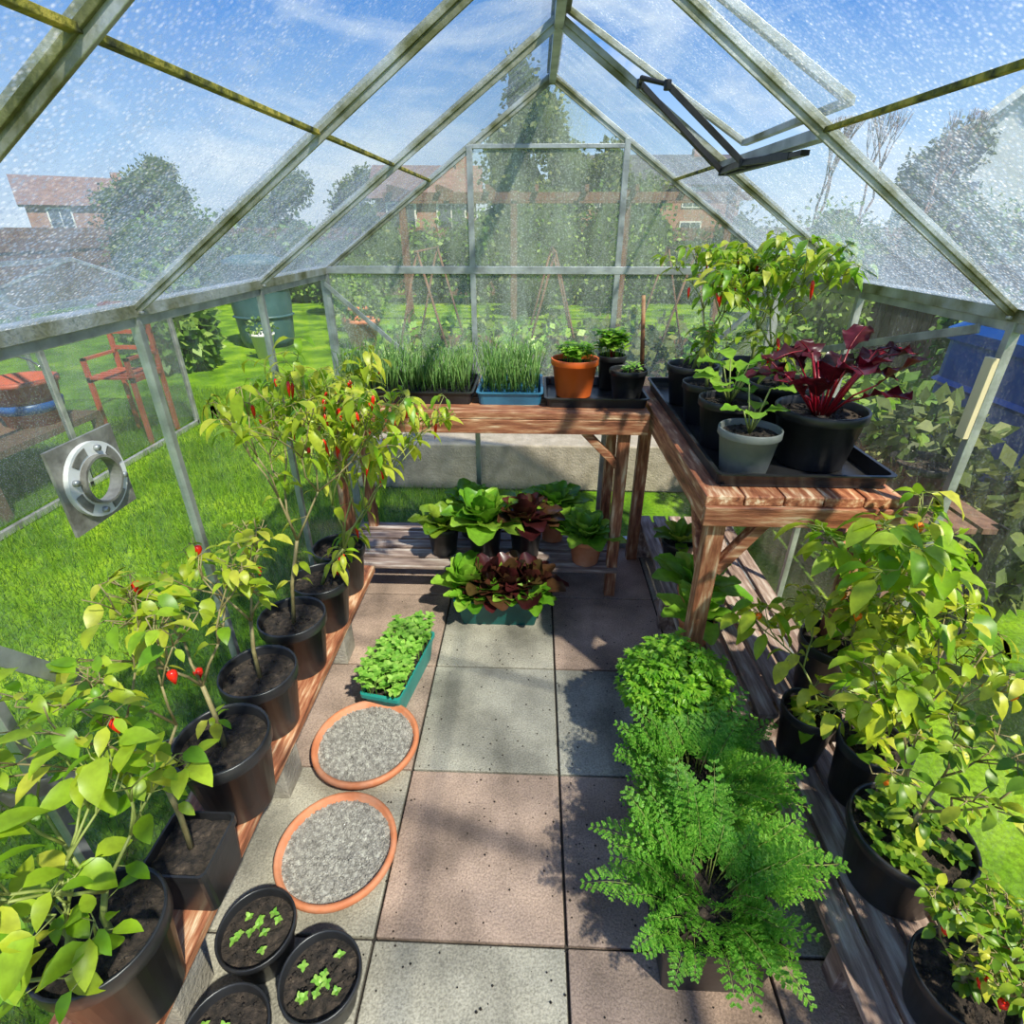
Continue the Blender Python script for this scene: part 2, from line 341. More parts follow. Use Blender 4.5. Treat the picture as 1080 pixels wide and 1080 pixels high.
def onions(mb,x0,x1,y0,y1,z,n,h,m,r):
    for i in range(n):
        p=V((r.uniform(x0,x1),r.uniform(y0,y1),z)); a=r.uniform(0,2*pi); k=r.uniform(.05,.35); hh=h*r.uniform(.6,1.15)
        d=V((math.cos(a)*k,math.sin(a)*k,1)).normalized(); 
        pts=[p,p+d*hh*.5,p+d*hh*.85+V((math.cos(a),math.sin(a),0))*hh*.06*r.random(),p+d*hh+V((math.cos(a),math.sin(a),-.3))*hh*.18*r.random()]
        mb.tube(pts,[.0017,.0019,.0014,.0004],m,3)
def seedlings(mb,x,y,z,hx,hy,n,m,r,s=.012,h=.03,rnd=True,rot=0):
    for i in range(n):
        if rnd: a=r.uniform(0,2*pi); q=math.sqrt(r.random()); dx=hx*q*math.cos(a); dy=hy*q*math.sin(a)
        else: dx=r.uniform(-hx,hx); dy=r.uniform(-hy,hy)
        b=V((x+dx*math.cos(rot)-dy*math.sin(rot),y+dx*math.sin(rot)+dy*math.cos(rot),z)); t=b+V((r.uniform(-.006,.006),r.uniform(-.006,.006),h*r.uniform(.5,1.2)))
        mb.tube([b,t],[.0009,.0008],m,3); a=r.uniform(0,6)
        for k in range(4):
            d=V((math.cos(a+k*pi/2),math.sin(a+k*pi/2),.35+.5*(k%2)))
            mb.leaf(t,d,(0,0,1),s*r.uniform(.8,1.3),s*.8,m,.5,.2,3,.8)
# ------------------------------------------------------------------ greenhouse shell
XL,XR,XC,ZE,ZR,YF,YN=-.875,1.0,.05,1.31,1.95,2.45,-.61
YS=[YF-.61*k for k in range(6)]
fr=MB()
for y in YS:
    top=V((XC,y,ZR))
    for X in (XL,XR):
        far=(abs(y-YF)<.01); w=.035 if far else .020
        fr.beam((X,y,.04),(X,y,ZE),w,.018,alu,(0,1,0)); 
        fr.beam((X,y,ZE),top,.015,.015,alum if (y<.9 and X<0) else alug,(0,0,1))
        fr.beam((X,y,ZE-.008),top-V((0,0,.014)),.006,.020,alug,(0,0,1))
fr.box(XL-.02,XL+.013,YN,YF+.02,ZE-.016,ZE+.014,alug); fr.box(XL-.008,XL+.004,YN,YF,ZE-.036,ZE-.016,alu)
fr.box(XR-.013,XR+.02,YN,YF+.02,ZE-.016,ZE+.014,alug); fr.box(XR-.004,XR+.008,YN,YF,ZE-.036,ZE-.016,alu)
fr.box(XC-.012,XC+.012,YN,YF+.02,ZR-.028,ZR+.02,alu); fr.box(XC-.020,XC+.020,YN,YF+.02,ZR+.005,ZR+.02,alum)
for X in (XL,XR): fr.box(X-.02,X+.02,YN,YF,.0,.05,alu)
fr.box(XL,XR,YF-.01,YF+.03,.0,.05,alu); fr.box(XL,XR,YF-.01,YF+.01,ZE-.014,ZE+.014,alu)
def slopeZ(x): return ZE+(ZR-ZE)*((x-XL)/(XC-XL) if x<XC else (XR-x)/(XR-XC))
for x in (-.255,.335): fr.beam((x,YF,.03),(x,YF,slopeZ(x)),.022,.018,alu,(0,1,0))
fr.beam((-.255,YF,1.735),(.335,YF,1.735),.016,.014,alu)
fr.beam((XL,YF-.02,ZE-.05),(-.27,YF-.02,.72),.018,.005,alu,(0,1,0)); fr.beam((XR,YF-.02,ZE-.05),(.35,YF-.02,.62),.018,.005,alu,(0,1,0))
fr.beam((XL+.018,.10,1.0),(XL+.018,1.2,.10),.03,.005,alu,(1,0,0)); fr.beam((XL+.018,.02,.86),(XL+.018,.34,1.02),.045,.004,white,(1,0,0)); fr.beam((XL+.02,.55,1.0),(XL+.02,.75,.70),.03,.004,alu,(1,0,0))
fr.beam((XR-.018,YF-.05,.98),(XR-.018,1.3,ZE-.04),.02,.005,alu,(1,0,0)); fr.beam((XR-.018,1.2,.45),(XR-.018,.3,.95),.02,.005,alu,(1,0,0))
fr.box(XR-.022,XR-.010,1.222,1.25,1.04,1.22,surf('cream_tape',[(.3,(.60,.51,.30)),(.7,(.70,.62,.40))],9,.6,0,0))
for y in YS[:4]:
    for X,s in ((XL,1),(XR,-1)):
        fr.lathe((X+s*.02,y,ZE-.01),[(0,0),(.006,0),(.006,.006),(0,.006)],alu,6)
for X in (XL,XR):
    mx=(X+XC)/2; fr.beam((mx,YN,slopeZ(mx)-.004),(mx,YF,slopeZ(mx)-.004),.012,.008,moss,(0,0,1))
fr.obj('greenhouse_frame',.001)
g=MB()
g.add([(XL,YN,.05),(XL,YF,.05),(XL,YF,ZE),(XL,YN,ZE)],[(0,1,2,3)],gside); g.obj('wall_left')
g=MB(); g.add([(XR,YN,.05),(XR,YF,.05),(XR,YF,ZE),(XR,YN,ZE)],[(0,1,2,3)],gside); g.obj('wall_right')
g=MB(); g.add([(XL,YF,.05),(XR,YF,.05),(XR,YF,.75),(XL,YF,.75)],[(0,1,2,3)],gside); g.add([(XL,YF,.75),(XR,YF,.75),(XR,YF,ZE),(XC,YF,ZR),(XL,YF,ZE)],[(0,1,2,3,4)],gback); g.obj('wall_back')
g=MB(); yv0,yv1=YS[2],YS[1]; mx=(XR+XC)/2; zm=slopeZ(mx)
g.add([(XL,YN,ZE),(XL,YF,ZE),(XC,YF,ZR),(XC,YN,ZR)],[(0,1,2,3)],groof)
def rq(y0,y1,xa,xb): g.add([(xa,y0,slopeZ(xa) if xa>XC else ZR),(xa,y1,slopeZ(xa) if xa>XC else ZR),(xb,y1,slopeZ(xb)),(xb,y0,slopeZ(xb))],[(0,1,2,3)],groof)
rq(YN,yv0,XC,XR); rq(yv1,YF,XC,XR); rq(yv0,yv1,mx,XR); g.obj('ceiling')
op=math.radians(4); sl=math.atan2(ZR-ZE,XR-XC); L=(mx-XC)/math.cos(sl); dv=V((math.cos(sl-op),0,-math.sin(sl-op))); hx=V((XC+.02,0,ZR+.008))
e=empty('window_1')
v=MB(); a=hx+V((0,yv0+.02,0)); b=hx+V((0,yv1-.02,0))
for p,q in ((a,b),(a+dv*L,b+dv*L),(a,a+dv*L),(b,b+dv*L)): v.beam(p,q,.018,.014,alug)
v.obj('vent_frame',.001,parent=e)
v=MB(); v.add([a,b,b+dv*L,a+dv*L],[(0,1,2,3)],groof); v.obj('vent_glass',parent=e)
v=MB(); v.beam((mx,yv0,zm-.01),(mx,yv1,zm-.01),.03,.02,alu); v.obj('vent_sill',.001,parent=e)
def rp(x,y,o_): return V((x,y,slopeZ(x)-o_))
o=MB()
A1=rp(mx-.02,1.78,.04); A2=rp(mx-.03,1.58,.045); B1=rp(.25,1.69,.035); B2=rp(.30,1.60,.02)
o.beam(A1,B1,.007,.014,blkm); o.beam(A2,B2,.007,.014,blkm); o.tube([B1,(B1+B2)/2+V((-.03,0,.012)),B2],[.005,.006,.005],blkm,8)
o.tube([A1.lerp(B1,.1)+V((0,.01,0)),A1.lerp(B1,.5)+V((0,.01,0))],[.008,.008],blkm,12)
o.beam(rp(mx,1.80,.032),rp(mx,1.30,.032),.018,.010,blkm); o.beam(A1,A2,.010,.016,blkm); o.beam(A2,rp(mx-.005,1.36,.035),.010,.014,blkm)
for p in (A1,A2,B1,B2): o.lathe((p.x,p.y,p.z-.011),[(0,0),(.009,0),(.009,.020),(0,.020)],blkm,10)
o.obj('automatic_vent_opener',.001)
o=MB(); yc,zc=.955,1.03; hs=.085; n=32; x0=XL+.012
vs=[];
for xx in (x0,x0+.006):
    for k in range(n):
        a=2*pi*k/n; c_,s_=math.cos(a),math.sin(a); q=hs/max(abs(c_),abs(s_)); vs.append((xx,yc+c_*q,zc+s_*q))
    for k in range(n):
        a=2*pi*k/n; vs.append((xx,yc+math.cos(a)*.046,zc+math.sin(a)*.046))
fs=[]
for k in range(n):
    k2=(k+1)%n
    fs+=[(k,k2,n+k2,n+k),(2*n+k,3*n+k,3*n+k2,2*n+k2),(k,2*n+k,2*n+k2,k2),(n+k,n+k2,3*n+k2,3*n+k)]
platem=surf('vent_plate_grey',[(.3,(.13,.12,.10)),(.6,(.30,.29,.25))],30,.6,.2,.2)
o.add(vs,fs,platem)
def ringx(xx,r0,r1,d,m,a0=0,a1=2*pi,n=36):
    vs=[]
    for k in range(n+1):
        a=a0+(a1-a0)*k/n
        for r_,x_ in ((r0,xx),(r1,xx),(r1,xx+d),(r0,xx+d)): vs.append((x_,yc+r_*math.cos(a),zc+r_*math.sin(a)))
    fs=[(k*4+j,k*4+(j+1)%4,k*4+4+(j+1)%4,k*4+4+j) for k in range(n) for j in range(4)]
    o.add(vs,fs,m)
ringx(x0+.004,.048,.074,.012,white); ringx(x0+.004,.043,.048,.024,platem)
for k in range(4):
    a=k*2*pi/4+.5; ringx(x0+.016,.053,.069,.0015,platem,a-.34,a+.34,8)
    o.tube([(x0+.014,yc+.061*math.cos(a+.8),zc+.061*math.sin(a+.8)),(x0+.024,yc+.061*math.cos(a+.8),zc+.061*math.sin(a+.8))],[.006,.006],alu,10)
o.obj('round_vent_plate')
# ------------------------------------------------------------------ floor
f=MB(); f.box(XL-.02,XR+.02,YN,YF+.02,-.06,-.012,dirt)
cols=[-1.24,-.795,-.347,.10,.548,.995]; J=.0035
rows={-2:'gpgpg',-1:'pgpgp',0:'gggDp',1:'ggpDg',2:'gDGGp',3:'gpgpp',4:'ppgpg'}
mm={'g':slabg,'G':slabg2,'p':slabp,'D':slabd}
for k,row in rows.items():
    y0=.215+.4475*k
    for i in range(5):
        xa=max(cols[i],XL); xb=min(cols[i+1],XR)
        ya=max(y0,YN); yb=min(y0+.4475,YF)
        if xb-xa>.03: f.box(xa+J,xb-J,ya+J,yb-J,-.04,R.uniform(-.0015,.0005),mm[row[i]])
f.obj('floor',.003)
c=MB()
for i in range(600):
    x=R.uniform(-.6,.62);y=R.uniform(.3,1.95)
    if R.random()<.6: x=R.choice([.1,-.347,.5,-.1,.3])+R.gauss(0,.04)
    s_=R.uniform(.001,.0038); c.blob((x,y,s_*.5),s_,s_,s_*.8,soil,4,0)
c.obj('soil_crumbs')
# ------------------------------------------------------------------ benches
b=MB()
for i in range(4):
    y0=2.0+i*.104; b.box(-.85,.44,y0,y0+.10,.822,.85,woodx)
b.box(-.85,.44,2.0,2.022,.765,.821,woodx); b.box(-.85,.44,2.39,2.41,.765,.821,woodx)
for x in (-.80,.335):
    b.box(x,x+.045,2.023,2.068,0,.82,woodz); b.box(x,x+.045,2.35,2.388,0,.82,woodz); b.box(x+.005,x+.04,2.07,2.35,.77,.815,woody); b.box(x+.005,x+.04,2.07,2.35,.10,.135,woody)
b.beam((.17,2.03,.80),(.345,2.045,.62),.03,.035,woodx,(0,1,0)); b.beam((-.6,2.03,.80),(-.78,2.045,.62),.03,.035,woodx,(0,1,0))
for i in range(5):
    y0=2.0+i*.083; b.box(-.84,.38,y0,y0+.066,.136,.152,slatx)
b.obj('potting_bench',.003)
b=MB()
for i in range(5):
    x0=.455+i*.102; b.box(x0,x0+.098,1.3,2.41,.822,.85,woody)
b.box(.455,.96,1.29,1.312,.765,.822,woodx); b.box(.455,.477,1.313,2.4,.765,.821,woody); b.box(.94,.96,1.313,2.4,.765,.821,woody)
for x in (.478,.885):
    for y in (1.315,2.33): b.box(x,x+.05,y,y+.045,0,.82,woodz)
b.beam((.66,1.335,.80),(.525,1.335,.60),.03,.035,woodx,(0,1,0)); b.beam((.50,1.55,.80),(.50,1.36,.58),.03,.035,woody,(1,0,0)); b.beam((.91,1.55,.80),(.91,1.36,.58),.03,.035,woody,(1,0,0))
for i in range(6):
    x0=.53+i*.074; b.box(x0,x0+.058,1.18,2.42,.185,.203,slatw)
for y in (1.25,1.8,2.35): b.box(.53,.96,y,y+.04,.0,.184,slatw)
b.obj('side_bench',.003)
b=MB()
for i in range(4):
    x0=.66+i*.08; b.box(x0,x0+.068,.0,1.16,.102,.12,slatw)
for y in (.1,.6,1.1): b.box(.665,.965,y,y+.045,0,.101,slatw)
b.obj('low_slatted_shelf',.002)
b=MB(); b.box(-.85,-.655,-.05,1.93,.168,.2,woody)
b.obj('plank_shelf',.004)
for y in (.48,1.0,1.55):
    b=MB(); b.box(-.82,-.68,y,y+.10,0,.167,block); b.obj('concrete_block',.004)
# ------------------------------------------------------------------ floor items
for (x,y,r) in ((-.50,1.17,.16),(-.485,.84,.15)):
    mb=MB(); mb.lathe((x,y,0),[(0,0),(r*.84,0),(r*.86,.004),(r*.96,.034),(r*1.0,.036),(r*1.02,.042),(r*1.02,.053),(r*.99,.058),(r*.93,.056),(r*.90,.03),(0,.03)],terra,48)
    soild(mb,x,y,.036,r*.91,stonem,28,6,.002)
    for i in range(2600):
        a=R.uniform(0,2*pi); q=r*.905*math.sqrt(R.random()); s_=R.uniform(.0018,.0042)
        cx,cy,cz=x+q*math.cos(a),y+q*math.sin(a),.038+R.uniform(0,.003); t=R.uniform(0,1.5)
        mb.add([(cx+s_*math.cos(t),cy+s_*math.sin(t),cz),(cx-s_*math.sin(t),cy+s_*math.cos(t),cz),(cx-s_*math.cos(t),cy-s_*math.sin(t),cz),(cx+s_*math.sin(t),cy-s_*math.cos(t),cz),(cx,cy,cz+s_*.8),(cx,cy,cz-s_)],[(0,1,4),(1,2,4),(2,3,4),(3,0,4)],stonem)
    mb.obj('terracotta_gravel_saucer')
for (x,y,n) in ((-.585,.625,10),(-.415,.545,11),(-.565,.445,6)):
    r=random.Random(int(x*-1000)); mb=MB(); z=rpot(mb,x,y,0,.083,.11,fill=.78); seedlings(mb,x,y,z,.055,.055,n,lse,r,.011,.02); mb.obj('seedling_pot')
mb=MB(); r=random.Random(5); z=sqpot(mb,-.455,1.47,0,.068,.17,.10,tealp,-.18); seedlings(mb,-.455,1.47,z,.07,.172,300,lse,r,.02,.09,False,-.18); mb.obj('seedling_trough')
# left shelf plants
P=.2
mb=MB(); z=rpot(mb,-.715,.47,P,.103,.225)
chili(mb,-.70,.47,z,.42,.65,70,.064,21,(.03,.05),lf,lfy,wr=.52,dep=3,base=.25); chili(mb,-.75,.45,z,.40,.65,60,.064,22,(-.03,.0),lf,lfy,wr=.52,dep=3,base=.25); chili(mb,-.71,.42,z,.24,.8,36,.066,29,(.0,-.05),lf,lfy,wr=.55,dep=2,base=.2); mb.obj('potted_chilli_plant',clamp=True)
mb=MB(); z=sqpot(mb,-.695,.665,P,.066,.066,.14); chili(mb,-.695,.665,z,.48,.5,110,.050,23,(-.04,.05),lf,lfy,redf,3,'round',bstem,.42); mb.obj('potted_chilli_plant',clamp=True)
mb=MB(); z=rpot(mb,-.71,.865,P,.106,.215); chili(mb,-.71,.865,z,.42,.6,115,.054,24,(-.04,.04),lfy,lf,redf,4,'round',bstem,.42); mb.obj('potted_chilli_plant',clamp=True)
mb=MB(); z=rpot(mb,-.735,1.10,P,.102,.2); chili(mb,-.735,1.10,z,.40,.6,80,.052,25,(.02,.05),lfy,lf,redf,3,'round',bstem,.45); mb.obj('potted_chilli_plant',clamp=True)
mb=MB(); z=rpot(mb,-.735,1.335,P,.102,.2); chili(mb,-.735,1.335,z,.66,.4,110,.072,26,(.14,.1),lfy,lf,redf,6,'long',bstem,.42,droop=1.6,wr=.42); mb.obj('potted_chilli_plant',clamp=True)
mb=MB(); z=rpot(mb,-.725,1.555,P,.098,.19); chili(mb,-.725,1.555,z,.74,.36,360,.070,27,(.26,.06),lfy,lf,redf,24,'long',stem,.18,4,wr=.38,droop=1.9); mb.obj('potted_chilli_plant',clamp=True)
mb=MB(); z=rpot(mb,-.73,1.77,P,.098,.19); chili(mb,-.73,1.77,z,.76,.36,360,.070,28,(.28,-.04),lfy,lf,redf,24,'long',stem,.18,4,wr=.38,droop=1.9); mb.obj('potted_chilli_plant',clamp=True)
# lettuces at the far end
r=random.Random(9)
mb=MB(); z=sqpot(mb,-.125,1.875,0,.175,.08,.12,dteal)
for i in range(4):
    for j in range(2):
        red=(i in(1,2) and j==1) or (i==1 and j==0) or (i==3 and j==1); lettuce(mb,-.255+i*.088,1.84+j*.07,z,.18 if j else .11,20 if j else 14,lfr if red else lfl,r,1.15 if j else .6,None,.0,.6)
mb.obj('lettuce_trough')
S=.152
def lp(x,y,z,pr,ph,pm,rad,n,m,up=.8,name='potted_lettuce',W=.6):
    mb=MB(); zz=rpot(mb,x,y,z,pr,ph,pm); lettuce(mb,x,y,zz,rad,n,m,r,up,None,0,W); mb.obj(name,clamp=True)
lp(-.39,2.13,S,.075,.14,blackp,.15,22,lfd); lp(-.20,2.10,S,.08,.18,blackp,.21,34,lfl,1.15); lp(-.02,2.12,S,.078,.18,blackp,.18,30,lfr,.9)
lp(.105,2.27,S,.065,.18,terra,.17,24,lfl); lp(.245,2.08,S,.078,.125,terra,.155,28,lfl,.9); lp(-.28,2.30,S,.07,.16,blackp,.17,20,lfl)
lp(.565,1.50,.203,.06,.10,terra,.15,14,lfl,1.1,'potted_pak_choi',.5); lp(.60,1.66,.203,.062,.11,terra,.19,18,lfl,1.1,'potted_pak_choi',.5)
lp(.62,2.0,.203,.07,.11,blackp,.12,14,lfd,.9,'potted_pak_choi',.5)
# ------------------------------------------------------------------ back bench trays
T=.85
def tray(x0,x1,y0,y1,z,h,m,cells=None):
    mb=MB(); cx,cy,hx,hy=(x0+x1)/2,(y0+y1)/2,(x1-x0)/2,(y1-y0)/2
    mb.loft((cx,cy,z),[(hx*.97,hy*.96,0),(hx,hy,h),(hx+.006,hy+.006,h),(hx+.006,hy+.006,h+.004),(hx-.004,hy-.004,h+.004),(hx-.012,hy-.012,.006)],m,.02)
    mb.box(x0+.012,x1-.012,y0+.012,y1-.012,z+.003,z+.007,m)
    if cells:
        a,b_=cells
        for i in range(a):
            for j in range(b_):
                wx=(x1-x0-.03)/a; wy=(y1-y0-.03)/b_; xx=x0+.015+wx*(i+.5); yy=y0+.015+wy*(j+.5)
                mb.loft((xx,yy,z+.008),[(wx*.35,wy*.35,0),(wx*.47,wy*.47,h-.006),(wx*.42,wy*.42,h-.006)],m,.004)
                mb.box(xx-wx*.42,xx+wx*.42,yy-wy*.42,yy+wy*.42,z+h-.014,z+h-.008,soil)
    return mb
mb=tray(-.80,-.235,2.09,2.40,T,.045,blackp,(10,6)); onions(mb,-.78,-.25,2.11,2.38,T+.035,520,.17,lon,r); mb.obj('onion_seedling_tray')
mb=tray(-.215,.035,2.09,2.40,T,.045,bluetray,(5,6)); onions(mb,-.2,.02,2.11,2.38,T+.035,280,.19,lon,r); mb.obj('onion_seedling_tray')
mb=tray(.05,.44,2.06,2.40,T,.035,blackp); mb.obj('black_drip_tray')
T2=T+.008
mb=MB(); z=rpot(mb,.165,2.22,T2,.095,.15,orangep); seedlings(mb,.165,2.22,z,.07,.07,75,lfl,r,.025,.06); mb.obj('orange_plant_pot')
mb=MB(); z=rpot(mb,.375,2.19,T2,.075,.115,blackp); seedlings(mb,.375,2.19,z,.05,.05,14,lse,r,.017,.025); mb.obj('seedling_pot')
mb=MB(); z=rpot(mb,.325,2.335,T2,.06,.14,blackp); seedlings(mb,.325,2.335,z,.055,.05,55,lfl,r,.035,.09); 
for i in range(5): mb.tube([(.325,2.335,z),(.325+R.uniform(-.04,.04),2.335,z+.06)],[.002,.0015],rstem,4)
mb.obj('seedling_pot')
mb=MB(); mb.tube([(.475,2.41,.86),(.445,2.415,1.22)],[.010,.008],wood,8); mb.obj('wooden_stake')
# ------------------------------------------------------------------ side bench
mb=tray(.495,.95,1.345,2.38,T,.04,blackp); mb.obj('black_drip_tray')
mb=MB(); z=rpot(mb,.59,1.445,T2,.083,.13,greyp)
for i in range(6):
    a=i*1.1; p=V((.59,1.445,z)); q=p+V((math.cos(a)*.03,math.sin(a)*.03,R.uniform(.05,.13))); mb.tube([p,q],[.003,.002],stem,5); d=V((math.cos(a),math.sin(a),.4)); mb.bleaf(q,d,perp(d),.065,.055,lfl,.6,.2,.2)
mb.obj('potted_brassica_seedling')
mb=MB(); z=rpot(mb,.60,1.665,T2,.092,.15,blackp)
for i in range(14):
    a=i*.8; p=V((.6,1.665,z)); q=p+V((math.cos(a)*.04,math.sin(a)*.04,R.uniform(.05,.14))); mb.tube([p,q],[.003,.002],stem,5); d=V((math.cos(a),math.sin(a),.5)); mb.bleaf(q,d,perp(d),.085,.07,lfl,.6,.2,.2)
mb.obj('potted_brassica_seedling')
mb=MB(); z=rpot(mb,.81,1.53,T2,.122,.165,blackp)
for i in range(22):
    a=i*2.4+.3; k=R.uniform(.03,.10); p=V((.81+math.cos(a)*.02,1.53+math.sin(a)*.02,z)); q=p+V((math.cos(a)*k,math.sin(a)*k,R.uniform(.05,.18)))
    mb.tube([p,p.lerp(q,.5)+V((0,0,.015)),q],[.0035,.003,.0022],rstem,6); d=V((math.cos(a)*.9,math.sin(a)*.9,R.uniform(.2,1.4))); mb.bleaf(q,d,perp(d),R.uniform(.08,.13),R.uniform(.065,.09),lch,.7,.25,.3,8,9,R,rstem)
mb.obj('potted_red_chard',clamp=True)
mb=MB(); z=rpot(mb,.83,1.84,T2,.12,.16,blackp); chili(mb,.83,1.84,z,.48,.55,400,.06,31,(-.16,.05),lf,lfy,redf,6,'long',stem,.25,wr=.42,droop=1.4); mb.obj('potted_chilli_plant',clamp=True)
mb=MB(); z=rpot(mb,.60,1.90,T2,.085,.14,blackp); chili(mb,.60,1.90,z,.2,.5,40,.04,32,(0,0),lfd,lf); mb.obj('potted_chilli_plant',clamp=True)
mb=MB(); z=rpot(mb,.605,2.13,T2,.095,.15,blackp); chili(mb,.605,2.13,z,.48,.45,300,.055,33,(.10,0),lf,lfy,redf,10,'long',stem,.2,wr=.42,droop=1.4); mb.obj('potted_chilli_plant',clamp=True)
mb=MB(); z=rpot(mb,.84,2.18,T2,.11,.15,blackp); chili(mb,.84,2.18,z,.38,.4,170,.06,34,(.0,0),lfd,lf,redf,3,'long'); mb.obj('potted_chilli_plant',clamp=True)
# ------------------------------------------------------------------ right floor: carrots and parsley
r=random.Random(77)
mb=MB(); z=sqpot(mb,.405,.69,0,.12,.115,.19,blackp)
for i in range(95):
    a=r.uniform(0,2*pi); q=math.sqrt(r.random())*.10; p=(.405+q*math.cos(a),.70+q*math.sin(a),z); frond(mb,p,a+r.uniform(-.5,.5),r.uniform(.15,.24)*(1-.25*(math.sin(a)<-.3))*(1-.15*(math.cos(a)<-.5)),r.uniform(.7,1.4),lfc,r,stem)
mb.obj('potted_carrots',clamp=True)
mb=MB(); z=sqpot(mb,.445,.955,0,.115,.115,.19,blackp)
for i in range(95):
    a=r.uniform(0,2*pi); q=math.sqrt(r.random())*.10; p=(.445+q*math.cos(a),.955+q*math.sin(a),z); frond(mb,p,a+r.uniform(-.5,.5),r.uniform(.15,.23)*(1-.15*(math.cos(a)<-.5)),r.uniform(.7,1.4),lfc,r,stem)
mb.obj('potted_carrots',clamp=True)
mb=MB(); z=sqpot(mb,.44,1.24,0,.10,.10,.19,blackp); parsley(mb,.44,1.24,z,.15,.14,.21,260,lfp,r); mb.obj('potted_parsley')
# right shelf plants
Q=.12
mb=MB(); z=rpot(mb,.845,.775,Q,.123,.18); chili(mb,.84,.775,z,.36,.65,160,.045,41,(.0,0),lfd,lfy,orf,2,'round',bstem,.25); seedlings(mb,.845,.775,z,.10,.10,90,lfd,r,.02,.03); mb.obj('potted_chilli_plant',clamp=True)
mb=MB(); z=rpot(mb,.88,.995,Q,.085,.20); chili(mb,.88,.995,z,.56,.6,300,.056,42,(-.06,-.04),lfy,lf,orf,8,'round',bstem,.12,wr=.45,droop=1.4); mb.obj('potted_chilli_plant',clamp=True)
mb=MB(); z=rpot(mb,.78,1.12,Q,.0+.075,.18); chili(mb,.78,1.12,z,.50,.7,230,.072,43,(.02,-.07),lfy,lf,orf,3,'round',stem,.08,wr=.5,droop=1.5); mb.obj('potted_chilli_plant',clamp=True)
mb=MB(); z=rpot(mb,.89,1.285,.203,.09,.2); chili(mb,.89,1.285,z,.62,.45,200,.082,44,(-.0,-.25),lf,lfy,orf,1,'round',stem,.2,wr=.5,droop=1.3); mb.obj('potted_chilli_plant',clamp=True)
mb=MB(); z=rpot(mb,.81,.53,Q,.085,.13); chili(mb,.81,.53,z,.22,.95,420,.028,45,(0,.0),lfd,lfy,redf,8,'round',bstem,.12,4); chili(mb,.83,.52,z,.26,.7,200,.03,47,(.05,-.05),lf,lfd,redf,3,'round',bstem,.12,3); mb.obj('potted_chilli_plant',clamp=True)
mb=MB(); z=rpot(mb,.84,.31,Q,.085,.13); chili(mb,.84,.31,z,.24,.8,260,.03,46,(0,0),lfd,lfy,redf,5,'round',bstem,.15,3); mb.obj('potted_chilli_plant',clamp=True)
# ------------------------------------------------------------------ outside
l=MB(); l.add([(-60,-20,-.065),(60,-20,-.065),(60,80,-.065),(-60,80,-.065)],[(0,1,2,3)],lawnm); l.obj('lawn')
gp=MB(); r=random.Random(3); vs=[];fs=[]
for i in range(5600):
    x,y=r.random(),r.random(); a=r.uniform(0,6.28); h=r.uniform(.025,.065); w=.0022; k=r.uniform(0,.035); b0=len(vs); az=r.uniform(0,6.28)
    vs+=[(x-w*math.cos(a),y-w*math.sin(a),0),(x+w*math.cos(a),y+w*math.sin(a),0),(x+k*math.cos(az),y+k*math.sin(az),h)]; fs.append((b0,b0+1,b0+2))
gp.add(vs,fs,lgr); ge=empty('grass'); g0=gp.obj('grass_patch',parent=ge)
cells=[(i,j) for i in range(-4,0) for j in range(0,6)]+[(i,j) for i in range(0,2) for j in range(4,6)]
first=True
for (i,j) in cells:
    loc=(i+.08,j-.35,-.065)
    if first: g0.location=loc; first=False; continue
    c=bpy.data.objects.new('grass_patch',g0.data); c.location=loc; c.parent=ge; sc.collection.objects.link(c)
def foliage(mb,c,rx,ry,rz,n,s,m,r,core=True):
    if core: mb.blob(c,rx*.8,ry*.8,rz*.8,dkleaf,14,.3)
    for i in range(n):
        d=V((r.gauss(0,1),r.gauss(0,1),r.gauss(0,1))).normalized(); f_=.78+.3*r.random()+.25*noise.noise(d*3+V(c))
        p=V((c[0]+d.x*rx*f_,c[1]+d.y*ry*f_,c[2]+d.z*rz*f_)); e_=(d+V((r.uniform(-1,1),r.uniform(-1,1),r.uniform(-1,.6)))).normalized()
        w=e_.cross(d); w=(w.normalized() if w.length>.01 else V((1,0,0)))*s*.35; L=s*r.uniform(.6,1.3)
        mb.add([p,p+e_*L*.5+w,p+e_*L,p+e_*L*.5-w],[(0,1,2,3)],m)
r=random.Random(8)
def tree(x,y,h,w,n=2200,s=.18,m=ltr,name='garden_tree'):
    mb=MB(); mb.tube([(x,y,-.06),(x,y,h*.5)],[w*.07,w*.04],fencem,8)
    for k in range(6): 
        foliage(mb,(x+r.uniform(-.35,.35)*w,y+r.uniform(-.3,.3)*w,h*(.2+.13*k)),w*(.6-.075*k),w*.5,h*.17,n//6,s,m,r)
    mb.obj(name)
def shrub(x,y,h,w,n=900,s=.08,m=lsh,name='garden_shrub'):
    mb=MB()
    for k in range(4): foliage(mb,(x+r.uniform(-.4,.4)*w,y+r.uniform(-.3,.3)*w,h*(.3+.1*k)),w*.6,w*.5,h*.38,n//4,s,m,r)
    mb.obj(name)
for a in ((-.7,21,6.0,2.4),(.9,24,5.0,2.4),(-9,31,4.0,2.6),(3.2,21.5,3.9,2.2),(12.5,20.5,4.2,2.2),(-25,42,5.6,4),(-13,31,3.9,3),(-17,27,3.4,3),(19,14.5,4.2,2.3)): tree(*a)
mb=MB()
for k in range(22):
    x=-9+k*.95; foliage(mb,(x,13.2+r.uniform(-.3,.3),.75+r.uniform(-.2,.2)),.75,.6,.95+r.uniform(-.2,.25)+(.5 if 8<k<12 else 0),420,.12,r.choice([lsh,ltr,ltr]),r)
mb.obj('garden_hedge')
